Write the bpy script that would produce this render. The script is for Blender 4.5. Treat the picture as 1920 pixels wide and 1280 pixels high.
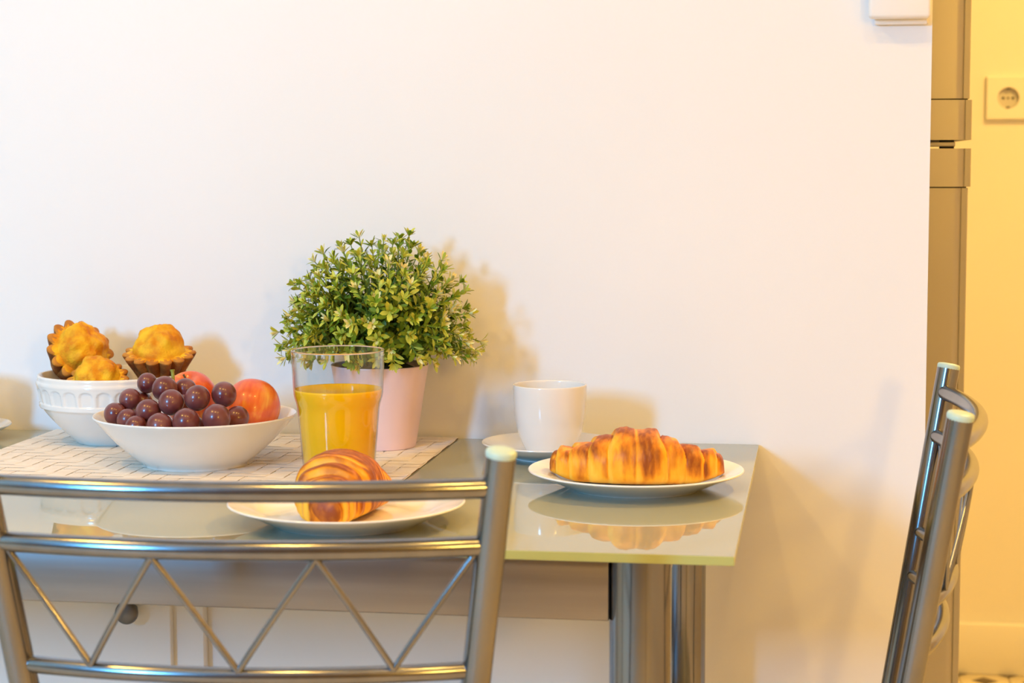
import bpy, bmesh, math, random
from math import sin, cos, pi, radians, atan, sqrt, exp
from mathutils import Vector, Matrix, noise

for o in list(bpy.data.objects):
    bpy.data.objects.remove(o, do_unlink=True)
scene = bpy.context.scene
COL = scene.collection

# ------------------------------------------------------------------ camera
cam_data = bpy.data.cameras.new('camera')
cam = bpy.data.objects.new('camera', cam_data)
COL.objects.link(cam)
scene.camera = cam
cam_data.sensor_width = 36.0
cam_data.lens = 67.5
cam_data.clip_start = 0.05
cam.location = (0.065, -2.165, 1.07)
cam.rotation_mode = 'XYZ'
_th = atan(340 / 3600.0)
_ps = atan(580 * cos(_th) / 3600.0)
cam.matrix_world = (Matrix.Translation((0.065, -2.165, 1.07)) @ Matrix.Rotation(_ps, 4, 'Z')
                    @ Matrix.Rotation(pi / 2 - _th, 4, 'X') @ Matrix.Rotation(-0.0028, 4, 'Z'))
cam_data.dof.use_dof = True
cam_data.dof.focus_distance = 2.0
cam_data.dof.aperture_fstop = 9.0

# ------------------------------------------------------------------ world, lights, exposure
world = bpy.data.worlds.new('world')
scene.world = world
world.use_nodes = True
world.node_tree.nodes['Background'].inputs['Color'].default_value = (0.35, 0.6, 1.0, 1)
world.node_tree.nodes['Background'].inputs['Strength'].default_value = 1.0
scene.view_settings.view_transform = 'Standard'
scene.view_settings.look = 'None'
scene.view_settings.gamma = 1.0
scene.view_settings.use_curve_mapping = False
scene.view_settings.exposure = 0.0

WARM = (1.0, 0.585, 0.12)
WINDOW_C = (-1.95, -3.9, 1.85)

def area_light(name, loc, rot, sx, sy, power, color, shape='RECTANGLE', spread=pi):
    d = bpy.data.lights.new(name, 'AREA')
    d.shape = shape
    d.size = sx
    d.size_y = sy
    d.energy = power
    d.color = color
    d.spread = spread
    o = bpy.data.objects.new(name, d)
    o.location = loc
    o.rotation_euler = rot
    COL.objects.link(o)
    return o

# daylight entering the window behind the camera
area_light('window_daylight', (WINDOW_C[0], WINDOW_C[1] + 0.02, WINDOW_C[2]), (pi / 2, 0, 0), 0.34, 0.75, 116, (0.13, 0.51, 1.0))

# ------------------------------------------------------------------ materials
MATS = {}
def new_mat(name):
    m = bpy.data.materials.new(name)
    m.use_nodes = True
    return m, m.node_tree, m.node_tree.nodes['Principled BSDF']

def mat(name, color, rough=0.5, metal=0.0, spec=0.5, **kw):
    if name in MATS:
        return MATS[name]
    m, nt, b = new_mat(name)
    b.inputs['Base Color'].default_value = (*color, 1)
    b.inputs['Roughness'].default_value = rough
    b.inputs['Metallic'].default_value = metal
    b.inputs['Specular IOR Level'].default_value = spec
    for k, v in kw.items():
        b.inputs[k.replace('_', ' ')].default_value = v
    MATS[name] = m
    return m

def noise_mat(name, c1, c2, scale=20, rough=0.5, detail=4, lo=0.35, hi=0.65, bump=0.0, bscale=None, stretch=(1, 1, 1), c3=None, **kw):
    """two or three colours mixed by object-space noise, with optional fine bump"""
    if name in MATS:
        return MATS[name]
    m = mat(name, c1, rough, **kw)
    nt = m.node_tree
    b = nt.nodes['Principled BSDF']
    tc = nt.nodes.new('ShaderNodeTexCoord')
    mp = nt.nodes.new('ShaderNodeMapping')
    mp.inputs['Scale'].default_value = stretch
    nt.links.new(tc.outputs['Object'], mp.inputs['Vector'])
    n = nt.nodes.new('ShaderNodeTexNoise')
    n.inputs['Scale'].default_value = scale
    n.inputs['Detail'].default_value = detail
    nt.links.new(mp.outputs['Vector'], n.inputs['Vector'])
    r = nt.nodes.new('ShaderNodeValToRGB')
    r.color_ramp.elements[0].position = lo
    r.color_ramp.elements[0].color = (*c1, 1)
    r.color_ramp.elements[1].position = hi
    r.color_ramp.elements[1].color = (*c2, 1)
    if c3:
        e = r.color_ramp.elements.new((lo + hi) / 2)
        e.color = (*c3, 1)
    nt.links.new(n.outputs['Fac'], r.inputs['Fac'])
    nt.links.new(r.outputs['Color'], b.inputs['Base Color'])
    if bump:
        n2 = nt.nodes.new('ShaderNodeTexNoise')
        n2.inputs['Scale'].default_value = bscale or scale * 6
        n2.inputs['Detail'].default_value = 3
        nt.links.new(mp.outputs['Vector'], n2.inputs['Vector'])
        bp = nt.nodes.new('ShaderNodeBump')
        bp.inputs['Strength'].default_value = bump
        bp.inputs['Distance'].default_value = 0.002
        nt.links.new(n2.outputs['Fac'], bp.inputs['Height'])
        nt.links.new(bp.outputs['Normal'], b.inputs['Normal'])
    return m

M_wall = noise_mat('wall_paint', (0.86, 0.855, 0.85), (0.90, 0.895, 0.89), scale=1.2, rough=0.75, bump=0.06, bscale=160, spec=0.2)
M_hall = noise_mat('hall_paint', (0.86, 0.85, 0.82), (0.90, 0.89, 0.86), scale=1.5, rough=0.8, bump=0.05, bscale=150, spec=0.2)
M_room = noise_mat('room_paint', (0.72, 0.57, 0.35), (0.77, 0.61, 0.38), scale=1.2, rough=0.8, spec=0.2)
M_dark = noise_mat('dark_unseen_wall', (0.22, 0.15, 0.10), (0.28, 0.20, 0.13), scale=3, rough=0.6, stretch=(4, 1, 0.3))  # unseen wall, its brown invented to darken reflections in the metal
M_ceil = mat('ceiling_paint', (0.80, 0.74, 0.64), 0.85, spec=0.2)
M_floor = noise_mat('floor_grout', (0.72, 0.61, 0.43), (0.80, 0.68, 0.49), scale=30, rough=0.6)
M_trim = mat('white_trim', (0.86, 0.85, 0.82), 0.4)
M_cab = noise_mat('white_cabinet_lacquer', (0.87, 0.87, 0.86), (0.90, 0.90, 0.89), scale=3, rough=0.35)
M_knob = mat('dark_pewter', (0.16, 0.15, 0.14), 0.38, 0.7)
M_silver = noise_mat('satin_silver_tube', (0.225, 0.23, 0.245), (0.27, 0.275, 0.29), scale=40, rough=0.18, metal=1.0, stretch=(1, 1, 0.2))
M_tabmetal = noise_mat('brushed_table_metal', (0.27, 0.26, 0.26), (0.32, 0.31, 0.31), scale=60, rough=0.36, metal=1.0, stretch=(0.05, 1, 1))
M_cap = mat('pale_green_plastic', (0.50, 0.66, 0.58), 0.35)
M_seat = noise_mat('grey_vinyl', (0.30, 0.29, 0.28), (0.36, 0.35, 0.34), scale=30, rough=0.5, bump=0.2)
M_porc = mat('white_porcelain', (0.86, 0.845, 0.81), 0.12, spec=0.5, Coat_Weight=0.3, Coat_Roughness=0.05)
M_porc2 = mat('cream_porcelain', (0.84, 0.82, 0.78), 0.14, spec=0.5, Coat_Weight=0.3, Coat_Roughness=0.05)
M_mat = noise_mat('woven_paper_strip', (0.84, 0.74, 0.62), (0.90, 0.81, 0.70), scale=60, rough=0.7, bump=0.15)
M_matbase = mat('woven_backing', (0.32, 0.20, 0.12), 0.9, spec=0.1)
M_pot = noise_mat('pink_glazed_pot', (0.93, 0.68, 0.66), (0.95, 0.71, 0.69), scale=8, rough=0.35)
M_soil = noise_mat('dark_moss', (0.03, 0.04, 0.012), (0.07, 0.06, 0.02), scale=120, rough=0.9, bump=0.6)
M_stem = mat('green_stem', (0.14, 0.22, 0.03), 0.5)
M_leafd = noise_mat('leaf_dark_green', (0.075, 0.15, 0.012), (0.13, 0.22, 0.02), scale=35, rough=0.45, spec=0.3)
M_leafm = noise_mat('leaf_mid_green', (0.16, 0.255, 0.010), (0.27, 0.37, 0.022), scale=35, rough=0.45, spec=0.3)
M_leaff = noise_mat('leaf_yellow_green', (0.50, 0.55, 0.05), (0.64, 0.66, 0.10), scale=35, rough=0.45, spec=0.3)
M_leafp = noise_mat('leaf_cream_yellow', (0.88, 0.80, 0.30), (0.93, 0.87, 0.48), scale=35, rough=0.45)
M_grape = noise_mat('grape_skin', (0.115, 0.016, 0.018), (0.23, 0.075, 0.070), scale=55, rough=0.28, detail=2, lo=0.3, hi=0.75,
                    Coat_Weight=0.25, Coat_Roughness=0.12)
M_gstem = mat('grape_stem', (0.30, 0.30, 0.04), 0.6)
def crust_mat():
    m = mat('croissant_crust', (0.7, 0.3, 0.03), 0.45, spec=0.25)
    nt = m.node_tree
    b = nt.nodes['Principled BSDF']
    at = nt.nodes.new('ShaderNodeAttribute')
    at.attribute_name = 'bake'
    tc = nt.nodes.new('ShaderNodeTexCoord')
    mp = nt.nodes.new('ShaderNodeMapping')
    mp.inputs['Scale'].default_value = (2.2, 1, 0.7)
    nt.links.new(tc.outputs['Object'], mp.inputs['Vector'])
    n = nt.nodes.new('ShaderNodeTexNoise')
    n.inputs['Scale'].default_value = 110
    n.inputs['Detail'].default_value = 5
    nt.links.new(mp.outputs['Vector'], n.inputs['Vector'])
    ma = nt.nodes.new('ShaderNodeMath')
    ma.operation = 'MULTIPLY_ADD'
    ma.inputs[1].default_value = 0.55
    nt.links.new(n.outputs['Fac'], ma.inputs[0])
    nt.links.new(at.outputs['Fac'], ma.inputs[2])
    r = nt.nodes.new('ShaderNodeValToRGB')
    e = r.color_ramp.elements
    e[0].position = 0.32
    e[0].color = (0.92, 0.54, 0.06, 1)
    e[1].position = 0.92
    e[1].color = (0.27, 0.065, 0.008, 1)
    e.new(0.59).color = (0.86, 0.39, 0.02, 1)
    e.new(0.76).color = (0.62, 0.20, 0.010, 1)
    sc = nt.nodes.new('ShaderNodeMath')
    sc.operation = 'MULTIPLY'
    sc.inputs[1].default_value = 0.70
    nt.links.new(ma.outputs[0], sc.inputs[0])
    nt.links.new(sc.outputs[0], r.inputs['Fac'])
    nt.links.new(r.outputs['Color'], b.inputs['Base Color'])
    bp = nt.nodes.new('ShaderNodeBump')
    bp.inputs['Strength'].default_value = 0.5
    bp.inputs['Distance'].default_value = 0.0015
    nt.links.new(n.outputs['Fac'], bp.inputs['Height'])
    nt.links.new(bp.outputs['Normal'], b.inputs['Normal'])
    return m
M_crust = crust_mat()
M_mufo = noise_mat('muffin_brown_crust', (0.20, 0.055, 0.012), (0.40, 0.14, 0.025), scale=60, rough=0.6, bump=0.5, bscale=500, spec=0.2)
M_mufr = noise_mat('muffin_browned_rim', (0.46, 0.17, 0.03), (0.66, 0.28, 0.04), scale=60, rough=0.6, bump=0.5, bscale=500, spec=0.2)
M_muft = noise_mat('muffin_golden_top', (0.72, 0.25, 0.008), (0.95, 0.55, 0.025), scale=55, rough=0.6, spec=0.2, bump=0.5, bscale=420, lo=0.38, hi=0.62)
M_fridge = noise_mat('silver_fridge_steel', (0.43, 0.40, 0.33), (0.47, 0.44, 0.37), scale=2, rough=0.36, metal=0.30)
M_black = mat('dark_plastic', (0.03, 0.028, 0.025), 0.5)
M_white_pl = mat('white_plastic', (0.86, 0.85, 0.83), 0.35)
M_plate_sh = mat('shaded_plate_plastic', (0.62, 0.60, 0.56), 0.45)  # white plate plastic darkened, recess shade put into its colour

# tabletop: back-painted glass, green at the cut edge
M_glass_top = mat('back_painted_glass', (0.345, 0.36, 0.275), 0.02, spec=0.5, IOR=1.52)
M_glass_edge = mat('green_glass_edge', (0.46, 0.47, 0.16), 0.12, spec=0.5)
M_glass = mat('clear_glass', (1, 1, 1), 0.0, Transmission_Weight=1.0, IOR=1.45)
def thin_glass():
    m, nt, b = new_mat('tumbler_glass')
    nt.nodes.remove(b)
    out = nt.nodes['Material Output']
    tr = nt.nodes.new('ShaderNodeBsdfTransparent')
    tr.inputs['Color'].default_value = (0.975, 0.975, 0.965, 1)
    gl = nt.nodes.new('ShaderNodeBsdfGlossy')
    gl.inputs['Roughness'].default_value = 0.01
    lw = nt.nodes.new('ShaderNodeLayerWeight')
    lw.inputs['Blend'].default_value = 0.5
    pw = nt.nodes.new('ShaderNodeMath')
    pw.operation = 'POWER'
    pw.inputs[1].default_value = 3.6
    nt.links.new(lw.outputs['Facing'], pw.inputs[0])
    fr = nt.nodes.new('ShaderNodeMath')
    fr.operation = 'MULTIPLY_ADD'
    fr.inputs[1].default_value = 0.96
    fr.inputs[2].default_value = 0.04
    nt.links.new(pw.outputs[0], fr.inputs[0])
    mx = nt.nodes.new('ShaderNodeMixShader')
    nt.links.new(fr.outputs[0], mx.inputs[0])
    nt.links.new(tr.outputs[0], mx.inputs[1])
    nt.links.new(gl.outputs[0], mx.inputs[2])
    nt.links.new(mx.outputs[0], out.inputs['Surface'])
    return m
M_tumbler = thin_glass()
M_juice = mat('orange_juice', (1.0, 0.53, 0.0), 0.2, spec=0.4, Subsurface_Weight=0.35, Subsurface_Radius=(0.02, 0.01, 0.002), Subsurface_Scale=1.0)

# apple: red with yellow streaks running from pole to pole
def apple_mat():
    m = mat('red_yellow_apple_skin', (0.7, 0.1, 0.03), 0.28, Coat_Weight=0.2)
    nt = m.node_tree
    b = nt.nodes['Principled BSDF']
    tc = nt.nodes.new('ShaderNodeTexCoord')
    n1 = nt.nodes.new('ShaderNodeTexNoise')
    n1.inputs['Scale'].default_value = 22
    n1.inputs['Detail'].default_value = 2
    nt.links.new(tc.outputs['Object'], n1.inputs['Vector'])
    mp = nt.nodes.new('ShaderNodeMapping')
    mp.inputs['Scale'].default_value = (1, 1, 0.12)
    nt.links.new(tc.outputs['Object'], mp.inputs['Vector'])
    n2 = nt.nodes.new('ShaderNodeTexNoise')
    n2.inputs['Scale'].default_value = 190
    n2.inputs['Detail'].default_value = 3
    nt.links.new(mp.outputs['Vector'], n2.inputs['Vector'])
    ad = nt.nodes.new('ShaderNodeMath')
    ad.operation = 'MULTIPLY_ADD'
    ad.inputs[1].default_value = 0.45
    nt.links.new(n2.outputs['Fac'], ad.inputs[0])
    nt.links.new(n1.outputs['Fac'], ad.inputs[2])
    r = nt.nodes.new('ShaderNodeValToRGB')
    e = r.color_ramp.elements
    e[0].position = 0.64
    e[0].color = (0.74, 0.10, 0.022, 1)
    e[1].position = 0.98
    e[1].color = (0.92, 0.42, 0.06, 1)
    e.new(0.80).color = (0.83, 0.17, 0.03, 1)
    nt.links.new(ad.outputs[0], r.inputs['Fac'])
    nt.links.new(r.outputs['Color'], b.inputs['Base Color'])
    return m
M_apple = apple_mat()

# encaustic floor tile: pale ground with a dark diamond and corner quarter-diamonds
def tile_mat():
    m = mat('patterned_floor_tile', (0.8, 0.7, 0.5), 0.35)
    nt = m.node_tree
    b = nt.nodes['Principled BSDF']
    tc = nt.nodes.new('ShaderNodeTexCoord')
    sx = nt.nodes.new('ShaderNodeSeparateXYZ')
    nt.links.new(tc.outputs['Object'], sx.inputs[0])
    def math(op, a, bb=None):
        n = nt.nodes.new('ShaderNodeMath')
        n.operation = op
        for i, v in enumerate((a, bb)):
            if v is None:
                continue
            if isinstance(v, (int, float)):
                n.inputs[i].default_value = v
            else:
                nt.links.new(v, n.inputs[i])
        return n.outputs[0]
    ax = math('ABSOLUTE', sx.outputs['X'])
    ay = math('ABSOLUTE', sx.outputs['Y'])
    s = math('ADD', ax, ay)
    inner = math('LESS_THAN', s, 0.028)
    outer = math('GREATER_THAN', s, 0.078)
    dark = math('MAXIMUM', inner, outer)
    mx = nt.nodes.new('ShaderNodeMix')
    mx.data_type = 'RGBA'
    mx.inputs['A'].default_value = (0.80, 0.72, 0.56, 1)
    mx.inputs['B'].default_value = (0.10, 0.07, 0.045, 1)
    nt.links.new(dark, mx.inputs['Factor'])
    nt.links.new(mx.outputs['Result'], b.inputs['Base Color'])
    return m
M_tile = tile_mat()

def emit_mat(name, color, strength):
    m, nt, b = new_mat(name)
    b.inputs['Base Color'].default_value = (*color, 1)
    b.inputs['Emission Color'].default_value = (*color, 1)
    b.inputs['Emission Strength'].default_value = strength
    return m

# ------------------------------------------------------------------ mesh helpers
def mk(name, verts, faces, material, parent=None, smooth=False, mi=None, loc=None):
    me = bpy.data.meshes.new(name)
    me.from_pydata([tuple(v) for v in verts], [], faces)
    mats = material if isinstance(material, (list, tuple)) else [material]
    for m in mats:
        me.materials.append(m)
    if smooth:
        me.polygons.foreach_set('use_smooth', [True] * len(me.polygons))
    if mi:
        me.polygons.foreach_set('material_index', mi)
    me.update()
    o = bpy.data.objects.new(name, me)
    COL.objects.link(o)
    if parent:
        o.parent = parent
    if loc:
        o.location = loc
    return o

def thing(name, label, cat, loc=(0, 0, 0), rotz=0.0, group=None):
    o = bpy.data.objects.new(name, None)
    o.empty_display_size = 0.05
    COL.objects.link(o)
    o.location = loc
    o.rotation_euler = (0, 0, rotz)
    return tag(o, label, cat, group)

def tag(o, label=None, cat=None, group=None, kind=None):
    if label: o['label'] = label
    if cat: o['category'] = cat
    if group: o['group'] = group
    if kind: o['kind'] = kind
    return o

def struct(o, label=None):
    o['kind'] = 'structure'
    if label:
        o['label'] = label
    return o

def dup(root, loc, rotz, label, group=None):
    r = root.copy()
    COL.objects.link(r)
    r.location = loc
    r.rotation_euler = (0, 0, rotz)
    r['label'] = label
    if group: r['group'] = group
    for ch in list(root.children):
        c = ch.copy()
        COL.objects.link(c)
        c.parent = r
        for g in list(ch.children):
            d = g.copy()
            COL.objects.link(d)
            d.parent = c
    return r

def box_vf(x0, x1, y0, y1, z0, z1):
    v = [(x0, y0, z0), (x1, y0, z0), (x1, y1, z0), (x0, y1, z0), (x0, y0, z1), (x1, y0, z1), (x1, y1, z1), (x0, y1, z1)]
    f = [(0, 3, 2, 1), (4, 5, 6, 7), (0, 1, 5, 4), (1, 2, 6, 5), (2, 3, 7, 6), (3, 0, 4, 7)]
    return v, f

def box(name, x0, x1, y0, y1, z0, z1, material, parent=None, bevel=0.0, seg=2):
    bm = bmesh.new()
    v, f = box_vf(x0, x1, y0, y1, z0, z1)
    vs = [bm.verts.new(p) for p in v]
    for q in f:
        bm.faces.new([vs[i] for i in q])
    if bevel:
        bmesh.ops.bevel(bm, geom=bm.edges[:], offset=bevel, segments=seg, profile=0.5, affect='EDGES')
    me = bpy.data.meshes.new(name)
    bm.to_mesh(me)
    bm.free()
    for m in (material if isinstance(material, (list, tuple)) else [material]):
        me.materials.append(m)
    if bevel:
        me.polygons.foreach_set('use_smooth', [True] * len(me.polygons))
        me.set_sharp_from_angle(angle=radians(50))
    o = bpy.data.objects.new(name, me)
    COL.objects.link(o)
    if parent:
        o.parent = parent
    return o

def lathe(name, prof, material, parent=None, n=72, closed=False, disp=None, loc=None):
    """prof: list of (r, z) from one axis end to the other; disp(theta, i, r, z) -> (r, z)"""
    verts, faces, rows = [], [], []
    for i, (r, z) in enumerate(prof):
        if r < 1e-6:
            rows.append([len(verts)])
            verts.append((0, 0, z))
        else:
            row = []
            for k in range(n):
                t = 2 * pi * k / n
                rr, zz = disp(t, i, r, z) if disp else (r, z)
                row.append(len(verts))
                verts.append((rr * cos(t), rr * sin(t), zz))
            rows.append(row)
    pairs = list(zip(rows[:-1], rows[1:]))
    if closed:
        pairs.append((rows[-1], rows[0]))
    for a, b in pairs:
        if len(a) == 1 and len(b) == 1:
            continue
        for k in range(n):
            k2 = (k + 1) % n
            if len(a) == 1:
                faces.append((a[0], b[k2], b[k]))
            elif len(b) == 1:
                faces.append((a[k], a[k2], b[0]))
            else:
                faces.append((a[k], a[k2], b[k2], b[k]))
    o = mk(name, verts, faces, material, parent, True, loc=loc)
    bm = bmesh.new()
    bm.from_mesh(o.data)
    bmesh.ops.recalc_face_normals(bm, faces=bm.faces[:])
    bm.to_mesh(o.data)
    bm.free()
    return o

def tube_vf(pts, rad, n=14, cap=True, flat=1.0):
    """tube along a polyline; rad number or list; flat squashes the section along the second normal"""
    pts = [Vector(p) for p in pts]
    rads = rad if isinstance(rad, (list, tuple)) else [rad] * len(pts)
    verts, faces = [], []
    t0 = (pts[1] - pts[0]).normalized()
    ref = Vector((0, 0, 1)) if abs(t0.z) < 0.9 else Vector((0, 1, 0))
    nrm = t0.cross(ref).normalized()
    for i, p in enumerate(pts):
        if i == 0: t = pts[1] - pts[0]
        elif i == len(pts) - 1: t = pts[-1] - pts[-2]
        else: t = pts[i + 1] - pts[i - 1]
        t.normalize()
        nrm = (nrm - t * nrm.dot(t)).normalized()
        b = t.cross(nrm)
        for k in range(n):
            a = 2 * pi * k / n
            verts.append(p + nrm * (cos(a) * rads[i]) + b * (sin(a) * rads[i] * flat))
    for i in range(len(pts) - 1):
        for k in range(n):
            k2 = (k + 1) % n
            faces.append((i * n + k, i * n + k2, (i + 1) * n + k2, (i + 1) * n + k))
    if cap:
        faces.append(tuple(reversed(range(n))))
        faces.append(tuple(range((len(pts) - 1) * n, len(pts) * n)))
    return verts, faces

def tube(name, pts, rad, material, parent=None, n=14, flat=1.0):
    v, f = tube_vf(pts, rad, n, True, flat)
    o = mk(name, v, f, material, parent, True)
    o.data.set_sharp_from_angle(angle=radians(60))
    return o

def catmull(pts, sub=6):
    P = [Vector(p) for p in pts]
    P = [P[0] * 2 - P[1]] + P + [P[-1] * 2 - P[-2]]
    out = []
    for i in range(1, len(P) - 2):
        for s in range(sub):
            t = s / sub
            a, b, c, d = P[i - 1], P[i], P[i + 1], P[i + 2]
            out.append(0.5 * ((2 * b) + (c - a) * t + (2 * a - 5 * b + 4 * c - d) * t * t + (3 * b - a - 3 * c + d) * t ** 3))
    out.append(P[-2].copy())
    return out

def sprof(pts, sub=5):
    """smooth a lathe profile"""
    return [(max(p.x, 0.0), p.y) for p in catmull([(r, z, 0) for r, z in pts], sub)]

def smoothstep(a, b, x):
    t = max(0.0, min(1.0, (x - a) / (b - a)))
    return t * t * (3 - 2 * t)

# ------------------------------------------------------------------ room shell
XL, XR, YF, YH, ZC = -3.2, 1.7, -3.95, 1.86, 2.6
struct(box('floor', XL - .1, XR + .1, YF - .1, YH + .1, -0.1, 0.0, M_floor))
struct(box('ceiling', XL - .1, XR + .1, YF - .1, YH + .1, ZC, ZC + 0.1, M_ceil))
struct(box('wall_back', XL, 0.1834, 0.0, 0.10, 0.0, ZC, M_wall), 'white painted wall behind the table, ending before the hallway')
struct(box('wall_left', XL - .1, XL, YF - .1, YH + .1, 0, ZC, M_room))
struct(box('wall_right', XR, XR + .1, YF - .1, YH + .1, 0, ZC, M_room))
struct(box('wall_hall', XL, XR, YH, YH + 0.1, 0, ZC, M_hall), 'hallway wall glowing yellow in warm light beyond the refrigerator')
struct(box('wall_kitchen', -0.62, -0.52, 0.10, YH, 0, ZC, M_hall))
# wall behind the camera, with the window opening
wx0, wx1, wz0, wz1 = WINDOW_C[0] - .24, WINDOW_C[0] + .24, WINDOW_C[2] - .5, WINDOW_C[2] + .5
verts, faces = [], []
for b in ((XL, wx0, 0, ZC), (wx1, XR, 0, ZC), (wx0, wx1, 0, wz0), (wx0, wx1, wz1, ZC)):
    v, f = box_vf(b[0], b[1], YF - .1, YF, b[2], b[3])
    faces += [tuple(i + len(verts) for i in q) for q in f]
    verts += v
struct(mk('wall_front', verts, faces, M_dark))
win = bpy.data.objects.new('window_1', None)
COL.objects.link(win)
win.location = (WINDOW_C[0], YF - .05, wz0)
struct(win, 'tall narrow window in the wall opposite the table')
for a in ((-.24, -.21, 0, 1.0), (.21, .24, 0, 1.0), (-.21, .21, 0, .03), (-.21, .21, .97, 1.0)):
    box('window_frame', a[0], a[1], -.03, .03, a[2], a[3], M_trim, win, 0.003)
box('pane', -.21, .21, -.004, .004, .03, .97, M_glass, win)
# hallway baseboard and tiles
struct(box('baseboard_hall', -0.52, XR, YH - 0.014, YH, 0.0, 0.112, M_trim, bevel=0.005))
floor = bpy.data.objects['floor']
tile0 = None
for i in range(14):
    for j in range(17):
        x, y = 0.26 + 0.1 * i + 0.05, YH - 0.014 - 0.05 - 0.1 * j
        if tile0 is None:
            tile0 = box('tile', -.049, .049, -.049, .049, 0, 0.004, M_tile, floor, 0.0012, 1)
            t = tile0
        else:
            t = tile0.copy()
            COL.objects.link(t)
        t.location = (x, y, 0)

# ------------------------------------------------------------------ ceiling lamps (warm)
def downlight(x, y, power, label, group=None):
    t = thing('ceiling_downlight', label, 'ceiling lamp', (x, y, ZC), 0, group)
    lathe('trim_ring', [(0.045, -0.001), (0.047, -0.008), (0.060, -0.007), (0.063, -0.0005), (0.063, 0), (0.045, 0)], M_trim, t, 48, True)
    lathe('lens', [(0, -0.003), (0.045, -0.003), (0.045, -0.001), (0, -0.001)], emit_mat('warm_lamp_lens', WARM, 6.0), t, 48)
    l = area_light('downlight_beam', (0, 0, -0.012), (0, 0, 0), 0.09, 0.09, power, WARM, 'DISK')
    l.parent = t
    return t
downlight(-0.42, -1.50, 9.4, 'round recessed ceiling lamp above the table end near the wall cabinet', 'ceiling lamps over the table')
downlight(0.35, -1.50, 6.8, 'round recessed ceiling lamp above the chair by the hallway', 'ceiling lamps over the table')
downlight(-1.35, -1.30, 14, 'round recessed ceiling lamp farthest from the hallway', 'ceiling lamps over the table')
downlight(1.0, 0.55, 49, 'round recessed ceiling lamp in the hallway beside the refrigerator')

# warm globe lamp standing to the right, behind the camera
fl = thing('floor_lamp', 'standing lamp with a glowing warm glass globe opposite the table', 'lamp', (0.95, -2.75, 0))
lathe('base', sprof([(0, 0), (0.13, 0), (0.135, 0.008), (0.12, 0.018), (0.02, 0.03), (0.012, 0.05), (0, 0.05)], 3), M_knob, fl, 48)
tube('pole', [(0, 0, 0.04), (0, 0, 0.7), (0, 0, 1.37)], 0.009, M_knob, fl, 16)
lathe('globe', [(0, 1.36)] + [(0.10 * cos(a), 1.46 + 0.10 * sin(a)) for a in [(-pi / 2 + pi * k / 24) for k in range(1, 24)]] + [(0, 1.56)], emit_mat('glowing_globe', WARM, 119.0), fl, 48)

# ------------------------------------------------------------------ table
TZ = 0.75
table = thing('dining_table', 'glass topped dining table with silver metal legs pushed against the white wall', 'table', (-0.625, -0.31, 0))
TX, TY = -0.625, -0.31
def tl(x, y): return (x - TX, y - TY)
bm = bmesh.new()
v, f = box_vf(-1.25 - TX, 0.0 - TX, -0.625 - TY, -0.003 - TY, 0.742, TZ)
vs = [bm.verts.new(p) for p in v]
for q in f: bm.faces.new([vs[i] for i in q])
bmesh.ops.bevel(bm, geom=bm.edges[:], offset=0.0009, segments=2, profile=0.5, affect='EDGES')
me = bpy.data.meshes.new('glass_top')
bm.to_mesh(me); bm.free()
me.materials.append(M_glass_top); me.materials.append(M_glass_edge)
for p in me.polygons:
    p.material_index = 0 if abs(p.normal.z) > 0.9 else 1
o = bpy.data.objects.new('glass_top', me); COL.objects.link(o); o.parent = table
o['label'] = 'sage grey glossy glass top with green cut edge'
LEGR = 0.0262
for lx, ly in ((-0.0806, -0.578), (-0.0795, -0.098), (-1.17, -0.578), (-1.17, -0.098)):
    x, y = tl(lx, ly)
    leg = lathe('leg', [(0, 0.012), (LEGR, 0.012), (LEGR, 0.739), (LEGR - .004, 0.7415), (0, 0.7415)], M_silver, table, 48, loc=(x, y, 0))
    leg.data.set_sharp_from_angle(angle=radians(40))
    ft = lathe('foot_pad', [(0, 0), (0.021, 0), (0.023, 0.004), (0.023, 0.012), (0, 0.012)], M_black, leg, 32)
xa, xb = tl(-1.145, 0)[0], tl(-0.106, 0)[0]
box('apron', xa, xb, -0.590 - TY, -0.568 - TY, 0.6845, 0.7415, M_tabmetal, table, 0.0012)
box('apron', xa, xb, -0.109 - TY, -0.087 - TY, 0.6845, 0.7415, M_tabmetal, table, 0.0012)
for lx in (-0.0806, -1.17):
    x = lx - TX
    box('apron', x - 0.011, x + 0.011, -0.553 - TY, -0.123 - TY, 0.6845, 0.7415, M_tabmetal, table, 0.0012)

# ------------------------------------------------------------------ shallow wall cabinet under the table
cab = thing('wall_cabinet', 'shallow white wall cabinet with dark round knob under the glass table', 'cabinet', (-1.0, -0.001, 0))
box('frame', -0.35, 0.349, -0.016, 0.0, 0.06, 0.665, M_cab, cab, 0.001)
door = box('door', -0.348, 0.3125, -0.0285, -0.0168, 0.075, 0.658, M_cab, cab, 0.0012)
kn = lathe('knob', sprof([(0, 0), (0.006, 0.0005), (0.0055, 0.010), (0.012, 0.0165), (0.0138, 0.021), (0.0125, 0.0255), (0.006, 0.0275), (0, 0.028)], 4), M_knob, door, 40)
kn.rotation_euler = (pi / 2, 0, 0)
kn.location = (-0.7332 + 1.0, -0.0280, 0.5425)
kn['label'] = 'dark pewter round knob'

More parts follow.
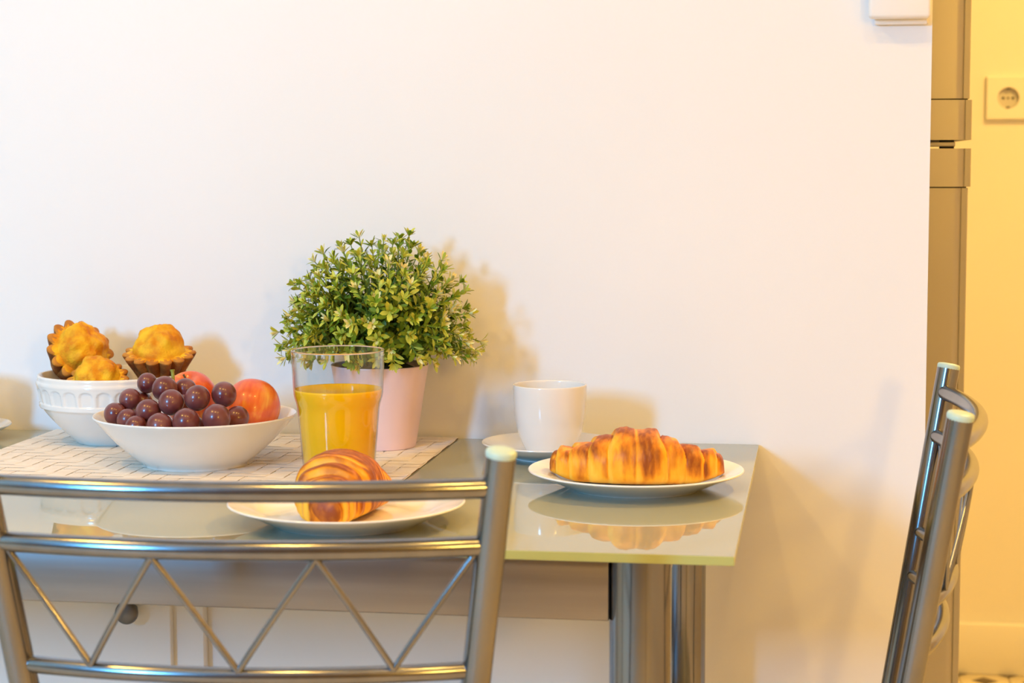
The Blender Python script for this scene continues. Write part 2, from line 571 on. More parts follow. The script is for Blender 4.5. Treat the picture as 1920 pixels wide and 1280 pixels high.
# ------------------------------------------------------------------ chairs
def chair(name, label, loc, rotz, group):
    """faces local +y; origin on the floor under the top of the back"""
    t = thing(name, label, 'chair', loc, rotz, group)
    ZT = 0.858
    ln = math.tan(radians(9.0))
    def hw(z): return 0.1735 + (z - 0.691) * 0.122
    def yb(z): return (ZT - z) * ln
    PR = 0.0112
    for s in (-1, 1):
        pts = [(s * hw(ZT), yb(ZT), ZT), (s * hw(0.65), yb(0.65), 0.65), (s * hw(0.5), yb(0.5), 0.50),
               (s * 0.160, yb(0.46) + 0.002, 0.44), (s * 0.165, 0.045, 0.25), (s * 0.170, 0.0, 0.012)]
        pts = [pts[0], pts[1]] + catmull(pts[1:], 6)[1:]
        p = tube('back_post', pts, PR, M_silver, t, 24)
        d = Vector((s * 0.122, -ln, 1)).normalized()
        base = Vector((s * hw(ZT), yb(ZT), ZT))
        c = lathe('end_cap', [(0, -0.004), (0.0106, -0.004), (0.0114, 0.0), (0.0115, 0.002), (0.0106, 0.0038), (0.006, 0.0046), (0, 0.0047)], M_cap, p, 28)
        c.matrix_local = Matrix.Translation(base) @ d.to_track_quat('Z', 'Y').to_matrix().to_4x4()
        c['label'] = 'pale green plastic end cap'
        r = lathe('foot_tip', [(0, 0), (0.0135, 0), (0.0135, 0.014), (0.0115, 0.022), (0, 0.022)], M_black, p, 24)
        r.location = (s * 0.170, 0.0, 0.0)
    def railpt(z, u, bow=0.027):
        h = hw(z) - 0.004
        return Vector((u * h, yb(z) - bow * (1 - u * u), z))
    for z, rr in ((0.8333, 0.0077), (0.7890, 0.0077), (0.692, 0.0066), (0.648, 0.0066)):
        tube('rail', [railpt(z, -1 + 2 * k / 32) for k in range(33)], rr, M_silver, t, 18)
    nodes = [(-0.96, 0), (-2 / 3 + 0.0, 1), (-0.335, 0), (0.0, 1), (0.335, 0), (2 / 3, 1), (0.96, 0)]
    for a, b in zip(nodes[:-1], nodes[1:]):
        za, zb = (0.7835 if a[1] == 0 else 0.6965), (0.7835 if b[1] == 0 else 0.6965)
        pts = [railpt(za + (zb - za) * k / 6, a[0] + (b[0] - a[0]) * k / 6) for k in range(7)]
        pts = [p + Vector((0, -0.003, 0)) for p in pts]
        tube('brace_rod', pts, 0.0026, M_silver, t, 10)
    # seat cushion, seat frame and front legs
    n = 48
    prof = [(0.0, 0.479), (0.7, 0.478), (0.95, 0.472), (1.0, 0.460), (0.97, 0.447), (0.0, 0.445)]
    vv, ff = [], []
    def sup(a, k): return (abs(cos(a)) ** 0.88 * (1 if cos(a) >= 0 else -1) * 0.165 * k, 0.250 + abs(sin(a)) ** 0.88 * (1 if sin(a) >= 0 else -1) * 0.165 * k)
    for k, z in prof:
        for j in range(n):
            x, y = sup(2 * pi * j / n, max(k, 0.01))
            vv.append((x, y, z))
    for i in range(len(prof) - 1):
        for j in range(n):
            j2 = (j + 1) % n
            ff.append((i * n + j, (i + 1) * n + j, (i + 1) * n + j2, i * n + j2))
    mk('seat', vv, ff, M_seat, t, True)
    fr = [Vector((*sup(2 * pi * j / n, 0.9), 0.437)) for j in range(n + 1)]
    tube('seat_frame', fr, 0.009, M_silver, t, 12)
    for s in (-1, 1):
        l = tube('front_leg', catmull([(s * 0.108, 0.352, 0.437), (s * 0.119, 0.364, 0.25), (s * 0.130, 0.376, 0.012)], 5), PR, M_silver, t, 20)
        r = lathe('foot_tip', [(0, 0), (0.0135, 0), (0.0135, 0.014), (0.0115, 0.022), (0, 0.022)], M_black, l, 24)
        r.location = (s * 0.130, 0.376, 0.0)
    for s in (-1, 1):
        tube('stretcher', [(s * 0.1655, 0.045, 0.25), (s * 0.119, 0.364, 0.25)], 0.006, M_silver, t, 12)
    return t
ch = chair('metal_chair', 'silver tube chair with zigzag back in front of the table', (-0.3537, -0.828, 0), radians(5.3), 'silver tube chairs')
dup(ch, (0.1886, -0.3648, 0), radians(87.75), 'silver tube chair seen edge-on at the table end beside the hallway', 'silver tube chairs')

# ------------------------------------------------------------------ woven placemat
MZ = TZ + 0.0002
MX0, MX1, MY0, MY1 = -0.833, -0.3435, -0.368, -0.006
pm = thing('placemat', 'cream woven placemat under the bowls, glass and plant pot', 'placemat', ((MX0 + MX1) / 2, (MY0 + MY1) / 2, MZ))
HX, HY = (MX1 - MX0) / 2, (MY1 - MY0) / 2
box('backing', -HX + .001, HX - .001, -HY + .001, HY - .001, 0.0, 0.0006, M_matbase, pm)
NX, NY = 24, 18
SX, SY = 2 * HX / NX, 2 * HY / NY
ZLO, ZHI = 0.0009, 0.0017
def over(i, j): return ((i + j) % 4) < 2          # 2/2 twill: warp on top
def ribbon(name, n, width, zs, along):
    """flat ribbon with one height per crossing; along 'x' or 'y'; centred"""
    length = (2 * HX if along == 'x' else 2 * HY)
    cell = length / n
    prof = []
    for k in range(n):
        a = -length / 2 + k * cell
        prof += [(a + cell * 0.08, zs[k]), (a + cell * 0.92, zs[k])]
    verts, faces = [], []
    w = width / 2
    for p, z in prof:
        for (q, dz) in ((-w, -0.0003), (-w * 0.93, 0.0), (w * 0.93, 0.0), (w, -0.0003)):
            verts.append((p, q, z + dz) if along == 'x' else (q, p, z + dz))
    for k in range(len(prof) - 1):
        for m in range(3):
            a = k * 4 + m
            q = (a, a + 4, a + 5, a + 1)
            faces.append(q if along == 'x' else tuple(reversed(q)))
    return mk(name, verts, [tuple(reversed(q)) for q in faces], M_mat, pm)
for i in range(NX):
    o = ribbon('warp_strip', NY, SX * 0.94, [ZHI if over(i, j) else ZLO for j in range(NY)], 'y')
    o.location = (-HX + (i + 0.5) * SX, 0, 0)
for j in range(NY):
    o = ribbon('weft_strip', NX, SY * 0.84, [ZLO if over(i, j) else ZHI for i in range(NX)], 'x')
    o.location = (0, -HY + (j + 0.5) * SY, 0)
MTOP = MZ + ZHI + 0.0001

# ------------------------------------------------------------------ plates, saucers, cups
def plate_profile(R, H, rb, th=0.0032):
    return sprof([(0, 0.0026), (rb * 0.86, 0.0026), (rb * 0.92, 0.0004), (rb * 0.97, 0.0), (rb * 1.03, 0.0022),
                  (R * 0.82, H * 0.52), (R * 0.985, H - 0.0022), (R, H - 0.0006), (R * 0.992, H), (R * 0.965, H - 0.0006),
                  (R * 0.80, H * 0.52 + th * 0.9), (rb * 1.0, 0.0026 + th), (rb * 0.5, 0.0024 + th), (0, 0.0024 + th)], 4)
def plate(label, loc, R, H, rb, group):
    o = lathe('plate', plate_profile(R, H, rb), M_porc, None, 96)
    o.location = loc
    return tag(o, label, 'plate', group)
plate('white porcelain plate holding the sideways croissant near the cup', (-0.1106, -0.3053, TZ), 0.1055, 0.0190, 0.0665, 'croissant plates')
plate('white porcelain plate holding the croissant seen end-on behind the chair', (-0.3468, -0.5263, TZ), 0.1052, 0.0200, 0.0665, 'croissant plates')

def saucer(label, loc):
    o = lathe('saucer', plate_profile(0.0736, 0.0178, 0.040, 0.003), M_porc2, None, 80)
    o.location = loc
    return tag(o, label, 'saucer', 'saucers')
def cup(label, loc, rot):
    t = thing('cup', label, 'cup', loc, rot, 'coffee cups')
    R, H = 0.0398, 0.0735
    lathe('body', sprof([(0, 0.002), (0.020, 0.002), (0.0225, 0.0), (0.0250, 0.001), (0.0285, 0.007), (0.0345, 0.022), (0.0380, 0.040), (0.0396, 0.060),
                         (R, H - 0.001), (R - 0.001, H), (R - 0.0022, H - 0.001), (0.0372, 0.060), (0.0355, 0.040), (0.0320, 0.024), (0.022, 0.0075), (0, 0.0055)], 4), M_porc2, t, 80)
    pts = catmull([(0.0375, 0, 0.060), (0.052, 0, 0.063), (0.061, 0, 0.052), (0.057, 0, 0.036), (0.0355, 0, 0.026)], 8)
    tube('handle', pts, 0.0038, M_porc2, t, 14, 1.25)
    return t
saucer('cream saucer under the cup behind the sideways croissant', (-0.2205, -0.1288, TZ))
cup('plain cream coffee cup standing between plant and sideways croissant', (-0.2205, -0.1280, TZ + 0.0056), radians(75))
saucer('white saucer at the far table end beyond the muffin bowl', (-0.9302, -0.0950, TZ))
cup('coffee cup on the saucer beyond the muffin bowl', (-0.9302, -0.0945, TZ + 0.0056), radians(160))

# ------------------------------------------------------------------ bowls
fb = lathe('fruit_bowl', sprof([(0, 0.004), (0.047, 0.004), (0.0505, 0.0004), (0.053, 0.0), (0.0555, 0.003), (0.066, 0.011), (0.083, 0.0265), (0.098, 0.043),
                               (0.1055, 0.0515), (0.1058, 0.0530), (0.1045, 0.0534), (0.0955, 0.0445), (0.080, 0.0290), (0.062, 0.0140), (0.045, 0.0085), (0, 0.0075)], 4), M_porc, None, 112)
fb.location = (-0.5815, -0.2395, MTOP)
tag(fb, 'wide shallow white bowl of grapes and apples on the woven placemat', 'bowl')

NA = 26
mprof = []
outer = sprof([(0, 0.004), (0.034, 0.004), (0.0375, 0.0004), (0.040, 0.0), (0.0425, 0.002), (0.051, 0.010), (0.0625, 0.0215), (0.0735, 0.034), (0.0785, 0.041)], 4)
mprof += outer[:-1]
mprof += [(0.0790, 0.0415), (0.0815, 0.0425), (0.0822, 0.0440), (0.0815, 0.0455), (0.0822, 0.0470), (0.0815, 0.0482)]
b0 = len(mprof)
NB = 26
for k in range(NB):
    q = k / (NB - 1)
    mprof.append((0.0815 + 0.0033 * q, 0.0485 + 0.0185 * q))
b1 = len(mprof)
mprof += [(0.0852, 0.0680), (0.0855, 0.0700), (0.0845, 0.0720), (0.0838, 0.0735), (0.0842, 0.0760), (0.0838, 0.0780), (0.0825, 0.0788), (0.0805, 0.0780),
          (0.0790, 0.070), (0.0760, 0.050), (0.070, 0.036), (0.058, 0.022), (0.045, 0.011), (0.030, 0.0085), (0, 0.008)]
def arches(t, i, r, z):
    if b0 <= i < b1:
        q = (i - b0) / (b1 - b0 - 1)
        u = ((t / (2 * pi) * NA) % 1.0) - 0.5
        # rounded arch panel, recessed inside a raised border
        top = 0.62 + 0.26 * sqrt(max(0.0, 1 - (u / 0.36) ** 2)) if abs(u) < 0.36 else 0.0
        ins = smoothstep(0.40, 0.33, abs(u)) * smoothstep(top + 0.05, top - 0.04, q)
        return (r - 0.0016 * ins, z)
    return (r, z)
mb = lathe('muffin_bowl', mprof, M_porc2, None, NA * 14, disp=arches)
mb.location = (-0.7277, -0.0925, MTOP)
tag(mb, 'deep white bowl with embossed arches holding the muffins', 'bowl')

# ------------------------------------------------------------------ muffins
def muffin(label, loc, axis, spin, seed, sc=1.0):
    t = thing('muffin', label, 'muffin', loc, 0, 'golden muffins in the arched bowl')
    rng = random.Random(seed)
    off = Vector((rng.uniform(0, 50), rng.uniform(0, 50), rng.uniform(0, 50)))
    NF, n = 14, 14 * 14
    prof = [(0, -0.034), (0.020, -0.034), (0.0225, -0.032), (0.0255, -0.024), (0.0295, -0.014), (0.0335, -0.006), (0.0362, -0.001), (0.0372, 0.0012),
            (0.0362, 0.0030), (0.0335, 0.0036), (0.0300, 0.0044), (0.0265, 0.0058), (0.020, 0.006), (0, 0.006)]
    def dsp(th, i, r, z):
        a = 0.0048 * smoothstep(-0.034, 0.0, z) if i <= 8 else 0.0048 * max(0.0, (r - 0.024) / 0.0125) ** 1.4
        w = 2 * abs(cos(NF * th / 2)) ** 0.75 - 1
        d = noise.noise(Vector((cos(th) * 2, sin(th) * 2, z * 60)) + off) * 0.0007
        return (r + a * w + d, z + d)
    b = lathe('crust', prof, [M_mufo, M_mufr, M_muft], t, n, disp=dsp)
    for p in b.data.polygons:
        c = p.center
        p.material_index = (2 if (c.x ** 2 + c.y ** 2) ** 0.5 < 0.0340 else 1) if c.z > 0.0016 else 0
    # risen top
    rows, m = 18, 56
    verts, faces = [], []
    for i in range(rows + 1):
        ph = pi / 2 * i / rows
        for k in range(m):
            th = 2 * pi * k / m
            r, z = 0.0300 * cos(ph) ** 0.9, 0.0025 + 0.0305 * sin(ph) ** 1.1
            pnt = Vector((r * cos(th), r * sin(th), z))
            d = noise.noise(pnt * 60 + off) * 0.0058 + noise.noise(pnt * 140 + off) * 0.0026 + abs(noise.noise(pnt * 300 + off)) * 0.0008
            d *= smoothstep(-0.05, 0.4, i / rows)
            nv = Vector((cos(th) * cos(ph), sin(th) * cos(ph), sin(ph)))
            verts.append(pnt + nv * d)
    for i in range(rows):
        for k in range(m):
            k2 = (k + 1) % m
            faces.append((i * m + k, i * m + k2, (i + 1) * m + k2, (i + 1) * m + k))
    mk('risen_top', verts, faces, M_muft, t, True)
    q = Vector(axis).normalized().to_track_quat('Z', 'Y')
    t.rotation_mode = 'QUATERNION'
    from mathutils import Quaternion
    t.scale = (sc, sc, sc)
    t.rotation_quaternion = q @ Quaternion((0, 0, 1), spin)
    return t
muffin('upright golden muffin with a fluted brown rim above the grapes', (-0.6745, -0.085, 0.8510), (0.05, -0.22, 1), 0.1, 3)
muffin('golden muffin tipped on its side showing brown fluted edge', (-0.7715, -0.079, 0.8520), (0.66, -0.52, 0.54), 0.3, 11)
muffin('golden muffin lowest in the bowl against its front rim', (-0.7320, -0.1275, 0.8255), (0.05, -0.50, 0.85), 0.5, 23, 0.84)

# ------------------------------------------------------------------ grapes and apples
GR = [(-0.6584, -0.2693, 0.8076, 0.0117), (-0.6397, -0.2823, 0.8035, 0.0116), (-0.6475, -0.2538, 0.8209, 0.0117), (-0.6425, -0.2324, 0.8150, 0.0113),
      (-0.6352, -0.2350, 0.8365, 0.0107), (-0.6102, -0.2514, 0.8326, 0.0134), (-0.6170, -0.2839, 0.8125, 0.0132), (-0.5917, -0.2850, 0.8230, 0.0132),
      (-0.5954, -0.3100, 0.8015, 0.0136), (-0.5676, -0.3100, 0.8064, 0.0141), (-0.5654, -0.2800, 0.8273, 0.0132), (-0.5416, -0.2650, 0.8297, 0.0130),
      (-0.5371, -0.3050, 0.8101, 0.0146), (-0.5246, -0.2750, 0.8069, 0.0121), (-0.5939, -0.2327, 0.8300, 0.0118), (-0.6235, -0.3032, 0.8000, 0.0110),
      (-0.5898, -0.2508, 0.8154, 0.0117),
      # lower layer carrying the pile
      (-0.6300, -0.2650, 0.7900, 0.0115), (-0.6050, -0.2900, 0.7855, 0.0120), (-0.5780, -0.2950, 0.7845, 0.0120), (-0.5520, -0.2900, 0.7860, 0.0120),
      (-0.6100, -0.2620, 0.7880, 0.0115), (-0.5750, -0.2670, 0.7945, 0.0130), (-0.5480, -0.2620, 0.8040, 0.0120)]
bunch = thing('grape_bunch', 'bunch of dark red grapes heaped in the shallow white bowl', 'grapes', (-0.590, -0.270, 0.775))
BC = Vector((-0.590, -0.270, 0.775))
gmesh = None
rng = random.Random(5)
for x, y, z, r in GR:
    if gmesh is None:
        o = lathe('grape', [(0, -1.03)] + [(cos(a), sin(a) * 1.03) for a in [(-pi / 2 + pi * k / 20) for k in range(1, 20)]] + [(0, 1.03)], M_grape, bunch, 36)
        o.data.transform(Matrix.Scale(0.0125, 4))
        gmesh = o.data
    else:
        o = bpy.data.objects.new('grape', gmesh)
        COL.objects.link(o)
        o.parent = bunch
    o.location = Vector((x, y, z)) - BC
    s = r / 0.0125
    o.scale = (s, s, s)
    o.rotation_euler = (rng.uniform(-.6, .6), rng.uniform(-.6, .6), rng.uniform(0, 6))
st = catmull([(-0.6010, -0.2520, 0.818), (-0.6030, -0.2440, 0.832), (-0.6050, -0.2400, 0.845), (-0.6060, -0.2385, 0.8515)], 6)
tube('stalk', [p - BC for p in st], [0.0018] * (len(st) - 3) + [0.0020, 0.0024, 0.0027], M_gstem, bunch, 10)['label'] = 'olive green stalk'

def apple(label, loc, r, tilt, spin):
    t = thing('apple', label, 'apple', loc, 0, None)
    prof = [(0, 0.80), (0.10, 0.79), (0.20, 0.86), (0.34, 0.94), (0.55, 0.945), (0.80, 0.72), (0.96, 0.38), (1.0, 0.08), (0.95, -0.25), (0.80, -0.58), (0.58, -0.82), (0.38, -0.93), (0.22, -0.92), (0.10, -0.84), (0, -0.82)]
    s = lathe('flesh', [(a * r, b * r) for a, b in sprof(prof, 4)], M_apple, t, 56)
    tube('stem', catmull([(0, 0, 0.78 * r), (0.03 * r, 0, 0.95 * r), (0.10 * r, 0, 1.1 * r)], 4), 0.0012, mat('apple_stem', (0.12, 0.07, 0.02), 0.7), t, 8)
    t.rotation_euler = (tilt[0], tilt[1], spin)
    return t
apple('red apple beside the grapes nearest the juice glass', (-0.5304, -0.2050, 0.8066), 0.0300, (-0.5, 0.25, 0), 0.4)
apple('yellow and red apple half hidden behind the grapes', (-0.6060, -0.1800, 0.8120), 0.0290, (-0.4, -0.2, 0), 2.6)

# ------------------------------------------------------------------ croissants
def croissant(label, loc, rotz, L, W, H, bend, seed, skew=0.05, dark=0.0, streak=0.04):
    """body along local x; rolled folds step down from the middle; flattened underneath"""
    rng = random.Random(seed)
    off = Vector((rng.uniform(0, 90), rng.uniform(0, 90), rng.uniform(0, 90)))
    edges = [0.0, 0.26, 0.48, 0.70, 0.88, 1.04]
    tops = [1.0, 0.84, 0.69, 0.53, 0.36]
    nu, nv = 240, 80
    verts, faces, bake = [], [], []
    for i in range(nu + 1):
        u = -1 + 2 * i / nu
        for k in range(nv):
            a = 2 * pi * k / nv
            cy, cz = cos(a), sin(a)
            wob = 0.03 * noise.noise(Vector((cy * 1.6, cz * 1.6, u * 1.5)) + off)
            ua = max(0.0, min(1.0, abs(u + skew * cy * (1 - u * u)) + (wob - 0.07 * abs(cy)) * smoothstep(0, .2, abs(u)) * (1 - u ** 8)))
            j = 0
            while j < 4 and ua > edges[j + 1]:
                j += 1
            q = (ua - edges[j]) / (edges[j + 1] - edges[j])
            nxt = tops[j + 1] if j < 4 else 0.28
            k0 = tops[j] + (nxt - tops[j]) * 0.35 * q
            lip = smoothstep(0.78, 1.0, q)
            k0 -= 0.11 * tops[j] * lip * lip                      # rolled edge turns under
            k0 += 0.03 * tops[j] * sin(pi * q)
            if j > 0:
                k0 -= 0.035 * smoothstep(0.10, 0.0, q)              # crease below the previous fold
            end = sqrt(max(0.0, 1 - max(0.0, (abs(u) - 0.88) / 0.12) ** 2.4))
            k0 *= max(end, 0.02)
            n1 = noise.noise(Vector((cy * 1.2, cz * 1.2, u * 5)) + off)
            stri = sin(ua * 70 + 5 * noise.noise(Vector((cy, cz, u * 2)) * 1.2 + off))
            k0 *= 1 + 0.005 * stri + 0.065 * n1
            y = W / 2 * k0 ** 0.75 * abs(cy) ** 0.9 * (1 if cy >= 0 else -1)
            zc = H * 0.42 * k0 ** 0.6
            z = H * 0.58 * k0 * cz ** 0.85 if cz >= 0 else -zc * abs(cz) ** 0.45
            lift = 0.0085 * max(0.0, (abs(u) - 0.66) / 0.34) ** 1.4 * min(1.0, L / 0.17) ** 4     # tips ride up the plate rim
            verts.append((L / 2 * u, y + bend * (u * u - 0.3), z + zc + lift))
            # how well baked: dark on crests, pale dough in the creases and low on the sides
            bk = 0.50 + dark + 0.34 * (1 - q) * smoothstep(0.0, 0.12, q) - 0.42 * lip + streak * stri + 0.55 * n1 + 0.20 * max(0, cz) - 0.22 * smoothstep(0.1, -0.5, cz)
            bk += 0.5 * smoothstep(0.93, 1.0, abs(u))
            bake.append(max(0.0, min(1.0, bk)))
    for i in range(nu):
        for k in range(nv):
            k2 = (k + 1) % nv
            faces.append((i * nv + k, (i + 1) * nv + k, (i + 1) * nv + k2, i * nv + k2))
    faces.append(tuple(range(nv)))
    faces.append(tuple(reversed(range(nu * nv, (nu + 1) * nv))))
    o = mk('croissant', verts, faces, M_crust, None, True)
    at = o.data.attributes.new('bake', 'FLOAT', 'POINT')
    at.data.foreach_set('value', bake)
    o.location = loc
    o.rotation_euler = (0, 0, rotz)
    return tag(o, label, 'croissant', 'croissants')
croissant('golden flaky croissant lying sideways on its white plate', (-0.1100, -0.3100, TZ + 0.0062), radians(2), 0.172, 0.074, 0.0520, 0.016, 4)
croissant('browned croissant seen end-on, in front of the juice glass', (-0.3500, -0.5270, TZ + 0.0062), radians(83), 0.130, 0.071, 0.0570, -0.012, 9, 0.05, 0.20, 0.18)

# ------------------------------------------------------------------ glass of orange juice
gl = thing('juice_glass', 'clear glass tumbler half full of bright orange juice on the placemat', 'glass', (-0.4060, -0.320, MTOP))
gz = lambda z: z - MTOP
outp = [(0.0340, 0.0), (0.0352, 0.0015), (0.0356, 0.010), (0.0392, 0.0550), (0.0405, 0.0700), (0.0416, 0.0775), (0.0438, 0.0850), (0.0446, 0.0920), (0.0458, 0.1150), (0.0465, 0.1300)]
prof = [(0, 0.0)] + sprof(outp, 4) + [(0.0463, 0.1312), (0.0457, 0.1316), (0.0451, 0.1312)]
inner = [(0.0452, 0.1300), (0.0445, 0.1150), (0.0433, 0.0920), (0.0425, 0.0850), (0.0403, 0.0775), (0.0391, 0.0700), (0.0378, 0.0550), (0.0342, 0.0120), (0.0325, 0.0095)]
prof += sprof(inner, 4) + [(0, 0.0085)]
g = lathe('tumbler', prof, [M_tumbler, M_glass], gl, 96)
for p in g.data.polygons:
    p.material_index = 1 if p.center.z > 0.1275 else 0        # solid rounded lip
jp = [(0, 0.0083), (0.0327, 0.0093), (0.0344, 0.0120), (0.0380, 0.0550), (0.0393, 0.0700), (0.0405, 0.0775), (0.0427, 0.0850), (0.0434, 0.0905), (0.0434, 0.0925), (0.0420, 0.0922), (0, 0.0922)]
j = lathe('juice', jp, M_juice, gl, 96)
j['label'] = 'opaque orange juice'

# ------------------------------------------------------------------ potted plant
PX, PY = -0.4175, -0.0876
plant = thing('potted_plant', 'bushy green artificial plant with cream tips in a pink pot', 'plant', (PX, PY, MTOP))
PH = 0.0925
lathe('pot', [(0, 0), (0.0385, 0), (0.0397, 0.0012), (0.0540, PH - 0.002), (0.0545, PH - 0.0005), (0.0538, PH), (0.0522, PH - 0.001), (0.0500, PH - 0.012), (0, PH - 0.012)], M_pot, plant, 80)['label'] = 'pink tapered pot'
lathe('soil', sprof([(0, PH + 0.004), (0.025, PH + 0.001), (0.042, PH - 0.006), (0.0498, PH - 0.0115)], 4), M_soil, plant, 40)

# leaf shape: spatulate, folded along the midrib, base at origin, pointing +x, unit length
def leaf_vf(w, fold=0.25, curl=0.12):
    st = [(0.0, 0.10), (0.25, 0.50), (0.55, 1.0), (0.82, 0.80), (1.0, 0.0)]
    v, f = [], []
    for x, k in st:
        zc = -curl * x * x
        v += [(x, -w * k / 2, zc + fold * w * k / 2), (x, 0, zc), (x, w * k / 2, zc + fold * w * k / 2)]
    for i in range(len(st) - 1):
        a = i * 3
        f += [(a, a + 3, a + 4, a + 1), (a + 1, a + 4, a + 5, a + 2)]
    return v, f
LEAF_SHAPES = [leaf_vf(0.35, 0.35, 0.15), leaf_vf(0.30, 0.5, -0.1), leaf_vf(0.42, 0.25, 0.25)]
LEAF_MATS = [M_leafd, M_leafm, M_leaff, M_leafp]
LEAF_MESH = {}
def leaf_mesh(sh, mi):
    if (sh, mi) not in LEAF_MESH:
        v, f = LEAF_SHAPES[sh]
        me = bpy.data.meshes.new('leaf')
        me.from_pydata(v, [], f)
        me.materials.append(LEAF_MATS[mi])
        me.polygons.foreach_set('use_smooth', [True] * len(me.polygons))
        LEAF_MESH[(sh, mi)] = me
    return LEAF_MESH[(sh, mi)]

rng = random.Random(42)
leaves = []       # (matrix, shape, material index, visibility score)
def add_leaf(base, direction, up, length, sh, mi):
    x = direction.normalized()
    y = up.cross(x)
    if y.length < 1e-4: y = Vector((1, 0, 0)).cross(x)
    y.normalize()
    z = x.cross(y)
    tip = base + x * length
    if tip.y > -PY - 0.004 or base.y > -PY - 0.004:      # keep clear of the wall
        return
    m = Matrix((x, y, z)).transposed().to_4x4()
    m = Matrix.Translation(base) @ m @ Matrix.Scale(length, 4)
    score = -base.y * 1.0 + (base - Vector((0, 0, PH))).length * 0.9 + (0.02 if mi >= 2 else 0)
    leaves.append((m, sh, mi, score))
NS = 200
for s in range(NS):
    # even spread over the upper dome, biased forward
    k = (s + 0.5) / NS
    el = math.asin(min(1, max(-0.20, -0.16 + 1.14 * k)))
    az = s * 2.399963 + rng.uniform(-.2, .2)
    d = Vector((cos(el) * cos(az), cos(el) * sin(az), sin(el)))
    rx, ry, rz = 0.114, (0.100 if d.y < 0 else 0.066), 0.128
    k2 = rng.uniform(0.82, 1.04)
    tip = Vector((d.x * rx * k2, d.y * ry * k2, PH + 0.014 + d.z * rz * k2 * (1.0 if d.z > 0 else 0.35)))
    if -0.05 < d.x < 0.5 and d.z > 0.85: tip.z += 0.004
    base = Vector((d.x * 0.022, d.y * 0.022, PH - 0.004))
    mid = base.lerp(tip, 0.5) + Vector((0, 0, 0.012 + 0.012 * (1 - abs(d.z)))) + Vector((rng.uniform(-.005, .005), rng.uniform(-.005, .005), 0))
    path = catmull([base, mid, tip], 8)
    tube('stem', path, [0.0011 - 0.0006 * i / len(path) for i in range(len(path))], M_stem, plant, 6)
    # paired leaves up the stem
    n = 12
    for i in range(n):
        f = 0.14 + 0.84 * i / (n - 1)
        q = f * (len(path) - 1)
        a = int(min(q, len(path) - 2))
        p = path[a].lerp(path[a + 1], q - a)
        t = (path[a + 1] - path[a]).normalized()
        ref = Vector((0, 0, 1)) if abs(t.z) < 0.8 else Vector((1, 0, 0))
        s1 = t.cross(ref).normalized()
        s2 = t.cross(s1)
        ang = (i % 2) * pi / 2 + rng.uniform(-.4, .4)
        side = s1 * cos(ang) + s2 * sin(ang)
        for sg in (-1, 1):
            dirn = side * sg * rng.uniform(.7, 1.0) + t * rng.uniform(.5, .9)
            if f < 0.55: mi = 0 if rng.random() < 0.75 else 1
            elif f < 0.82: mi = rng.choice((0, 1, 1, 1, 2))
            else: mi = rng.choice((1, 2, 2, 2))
            L = rng.uniform(0.0112, 0.0168) * (1.0 if f < 0.8 else 0.85)
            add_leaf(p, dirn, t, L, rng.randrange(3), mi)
    # tip rosette, some of it cream
    t = (path[-1] - path[-2]).normalized()
    pale = rng.random() < 0.58
    ref = Vector((0, 0, 1)) if abs(t.z) < 0.8 else Vector((1, 0, 0))
    s1 = t.cross(ref).normalized()
    s2 = t.cross(s1)
    m = rng.randint(6, 9)
    for i in range(m):
        ang = 2 * pi * i / m + rng.uniform(-.3, .3)
        dirn = t * rng.uniform(.6, 1.2) + (s1 * cos(ang) + s2 * sin(ang)) * rng.uniform(.4, .9)
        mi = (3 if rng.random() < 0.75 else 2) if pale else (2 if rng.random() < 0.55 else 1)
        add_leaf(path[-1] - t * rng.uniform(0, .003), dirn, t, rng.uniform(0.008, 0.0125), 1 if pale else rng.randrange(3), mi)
leaves.sort(key=lambda q: -q[3])
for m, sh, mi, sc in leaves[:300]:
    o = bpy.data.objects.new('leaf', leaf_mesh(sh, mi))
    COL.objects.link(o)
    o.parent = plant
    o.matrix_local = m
verts, faces, mis = [], [], []
for m, sh, mi, sc in leaves[300:]:
    v, f = LEAF_SHAPES[sh]
    b = len(verts)
    verts += [m @ Vector(p) for p in v]
    faces += [tuple(i + b for i in q) for q in f]
    mis += [mi] * len(f)
fo = mk('foliage', verts, faces, LEAF_MATS, plant, True, mis)
fo['kind'] = 'stuff'

# ------------------------------------------------------------------ refrigerator behind the wall end
fr = thing('refrigerator', 'silver two-door refrigerator standing just beyond the white wall end', 'refrigerator', (-0.12, 0.55, 0))
FY = 0.25
box('body', -0.30 , 0.286, FY + 0.012 - 0.55, 0.30, 0.03, 1.76, M_fridge, fr, 0.006)
def door_prof(e=0.0):
    """section seen from above, near edge first (towards the camera), local to (-0.12, 0.55)"""
    x0, x1 = 0.170, 0.2435 + e
    y = FY - e
    pts = [(x0, 0.84), (x0, y + 0.002), (x0 + .002, y)]
    pts += [(x1 - 0.0175, y), (x1 - 0.0140, y + 0.0006), (x1 - 0.0110, y + 0.0022), (x1 - 0.0092, y + 0.0040), (x1 - 0.0084, y + 0.0052)]
    pts += [(x1 - 0.0072, y + 0.0042), (x1 - 0.0010, y + 0.0042), (x1, y + 0.0052), (x1, 0.84)]
    return [(px + 0.12, py - 0.55) for px, py in pts]
def extrude(name, prof, z0, z1, m, parent):
    n = len(prof)
    v = [(x, y, z0) for x, y in prof] + [(x, y, z1) for x, y in prof]
    f = [(i, (i + 1) % n, n + (i + 1) % n, n + i) for i in range(n)]
    f += [tuple(reversed(range(n))), tuple(range(n, 2 * n))]
    o = mk(name, v, f, m, parent, True)
    o.data.set_sharp_from_angle(angle=radians(35))
    return o
for za, zb in ((1.0345, 1.0365), (1.1410, 1.1435)):
    extrude('seam_shade', door_prof(-0.002), za, zb, M_black, fr)  # black strips stand in for the shade in the door seams
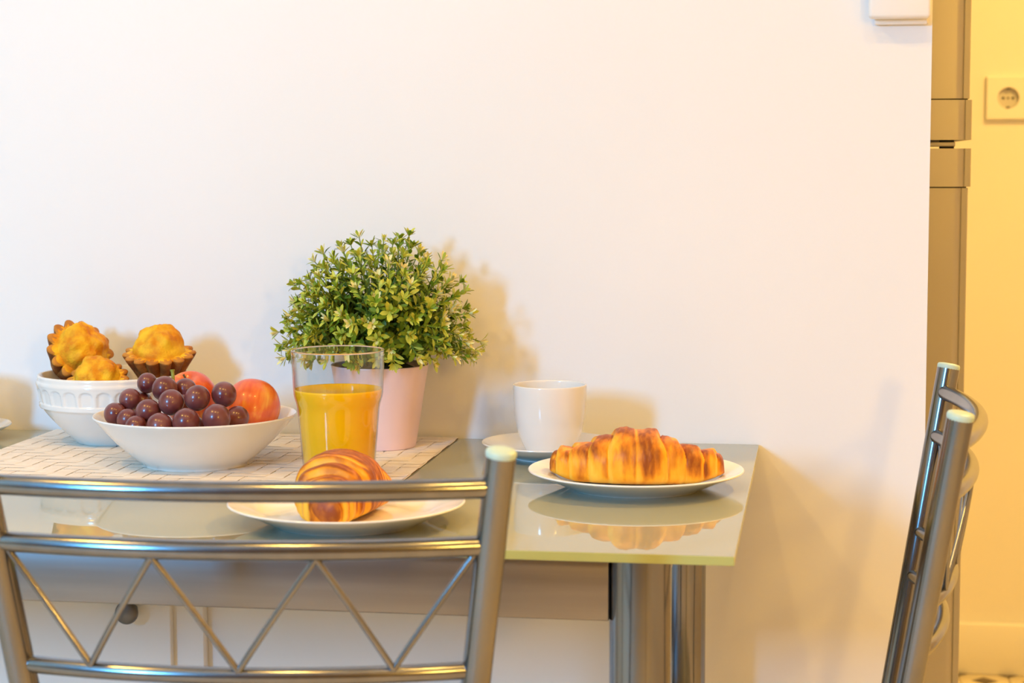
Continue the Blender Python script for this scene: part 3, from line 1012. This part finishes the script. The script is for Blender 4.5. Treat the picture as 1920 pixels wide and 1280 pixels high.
up = extrude('upper_door', door_prof(), 1.1432, 1.75, M_fridge, fr)
lo = extrude('lower_door', door_prof(), 0.06, 1.0344, M_fridge, fr)
extrude('end_cap', door_prof(0.0028), 1.0930, 1.1416, M_fridge, up)
extrude('end_cap', door_prof(0.0028), 1.0360, 1.0826, M_fridge, lo)
hx = 0.2282 + 0.12
hg = box('hinge_plate', 0.30, hx - 0.001, FY + 0.003 - 0.55, FY + 0.04 - 0.55, 1.0850, 1.0905, M_fridge, fr, 0.001)
lathe('hinge_pin', [(0, -0.0052), (0.009, -0.0052), (0.009, 0.0052), (0, 0.0052)], M_black, hg, 24, loc=(hx - 0.0105, FY + 0.0155 - 0.55, 1.0878))
box('plinth', -0.29, 0.30, FY + 0.03 - 0.55, 0.29, 0.0, 0.05, M_black, fr)

# ------------------------------------------------------------------ thermostat box, wall socket
th = thing('thermostat', 'small white plastic control box high on the wall end', 'thermostat', (0.1468, -0.0005, 1.2160))
box('backplate', -0.026, 0.0315, -0.010, 0.0, 0.0, 0.085, M_white_pl, th, 0.002)
box('cover', -0.0325, 0.0335, -0.030, -0.0095, 0.0055, 0.092, M_white_pl, th, 0.004, 3)

so = thing('wall_socket', 'square white wall socket on the yellow hallway wall', 'socket', (0.4375, YH - 0.0005, 1.192))
# plate with a round well
n = 48
def ring(r, y): return [(r * cos(2 * pi * k / n), y, r * sin(2 * pi * k / n)) for k in range(n)]
def sq(h, y, rr=0.006):
    out = []
    for k in range(n):
        a = 2 * pi * k / n
        c, s = cos(a), sin(a)
        m = max(abs(c), abs(s))
        p = Vector((c / m * h, y, s / m * h))
        out.append(tuple(p))
    return out
rows = [sq(0.0435, 0.0), sq(0.0435, -0.008), sq(0.0415, -0.0105), ring(0.0225, -0.0105), ring(0.0215, -0.0105)]
vv, ff = [], []
for r in rows: vv += r
for i in range(len(rows) - 1):
    for k in range(n):
        k2 = (k + 1) % n
        ff.append((i * n + k, i * n + k2, (i + 1) * n + k2, (i + 1) * n + k))
mk('cover_plate', vv, ff, M_white_pl, so)
rows = [ring(0.0215, -0.0105), ring(0.0195, -0.0015), ring(0.001, -0.0015)]
vv, ff = [], []
for r in rows: vv += r
for i in range(2):
    for k in range(n):
        k2 = (k + 1) % n
        ff.append((i * n + k, i * n + k2, (i + 1) * n + k2, (i + 1) * n + k))
well = mk('socket_well', vv, ff, M_plate_sh, so)
for dx in (-0.0095, 0.0, 0.0095):
    h = lathe('contact_hole' if dx else 'screw', [(0, 0), (0.0026 if dx else 0.0020, 0), (0.0026 if dx else 0.0020, 0.0008), (0, 0.0008)], M_black, well, 16)
    h.rotation_euler = (pi / 2, 0, 0)
    h.location = (dx, -0.0016, 0)
for dz in (-0.0185, 0.0185):
    box('earth_clip', -0.003, 0.003, -0.010, -0.002, dz - 0.0012, dz + 0.0012, M_knob, well)
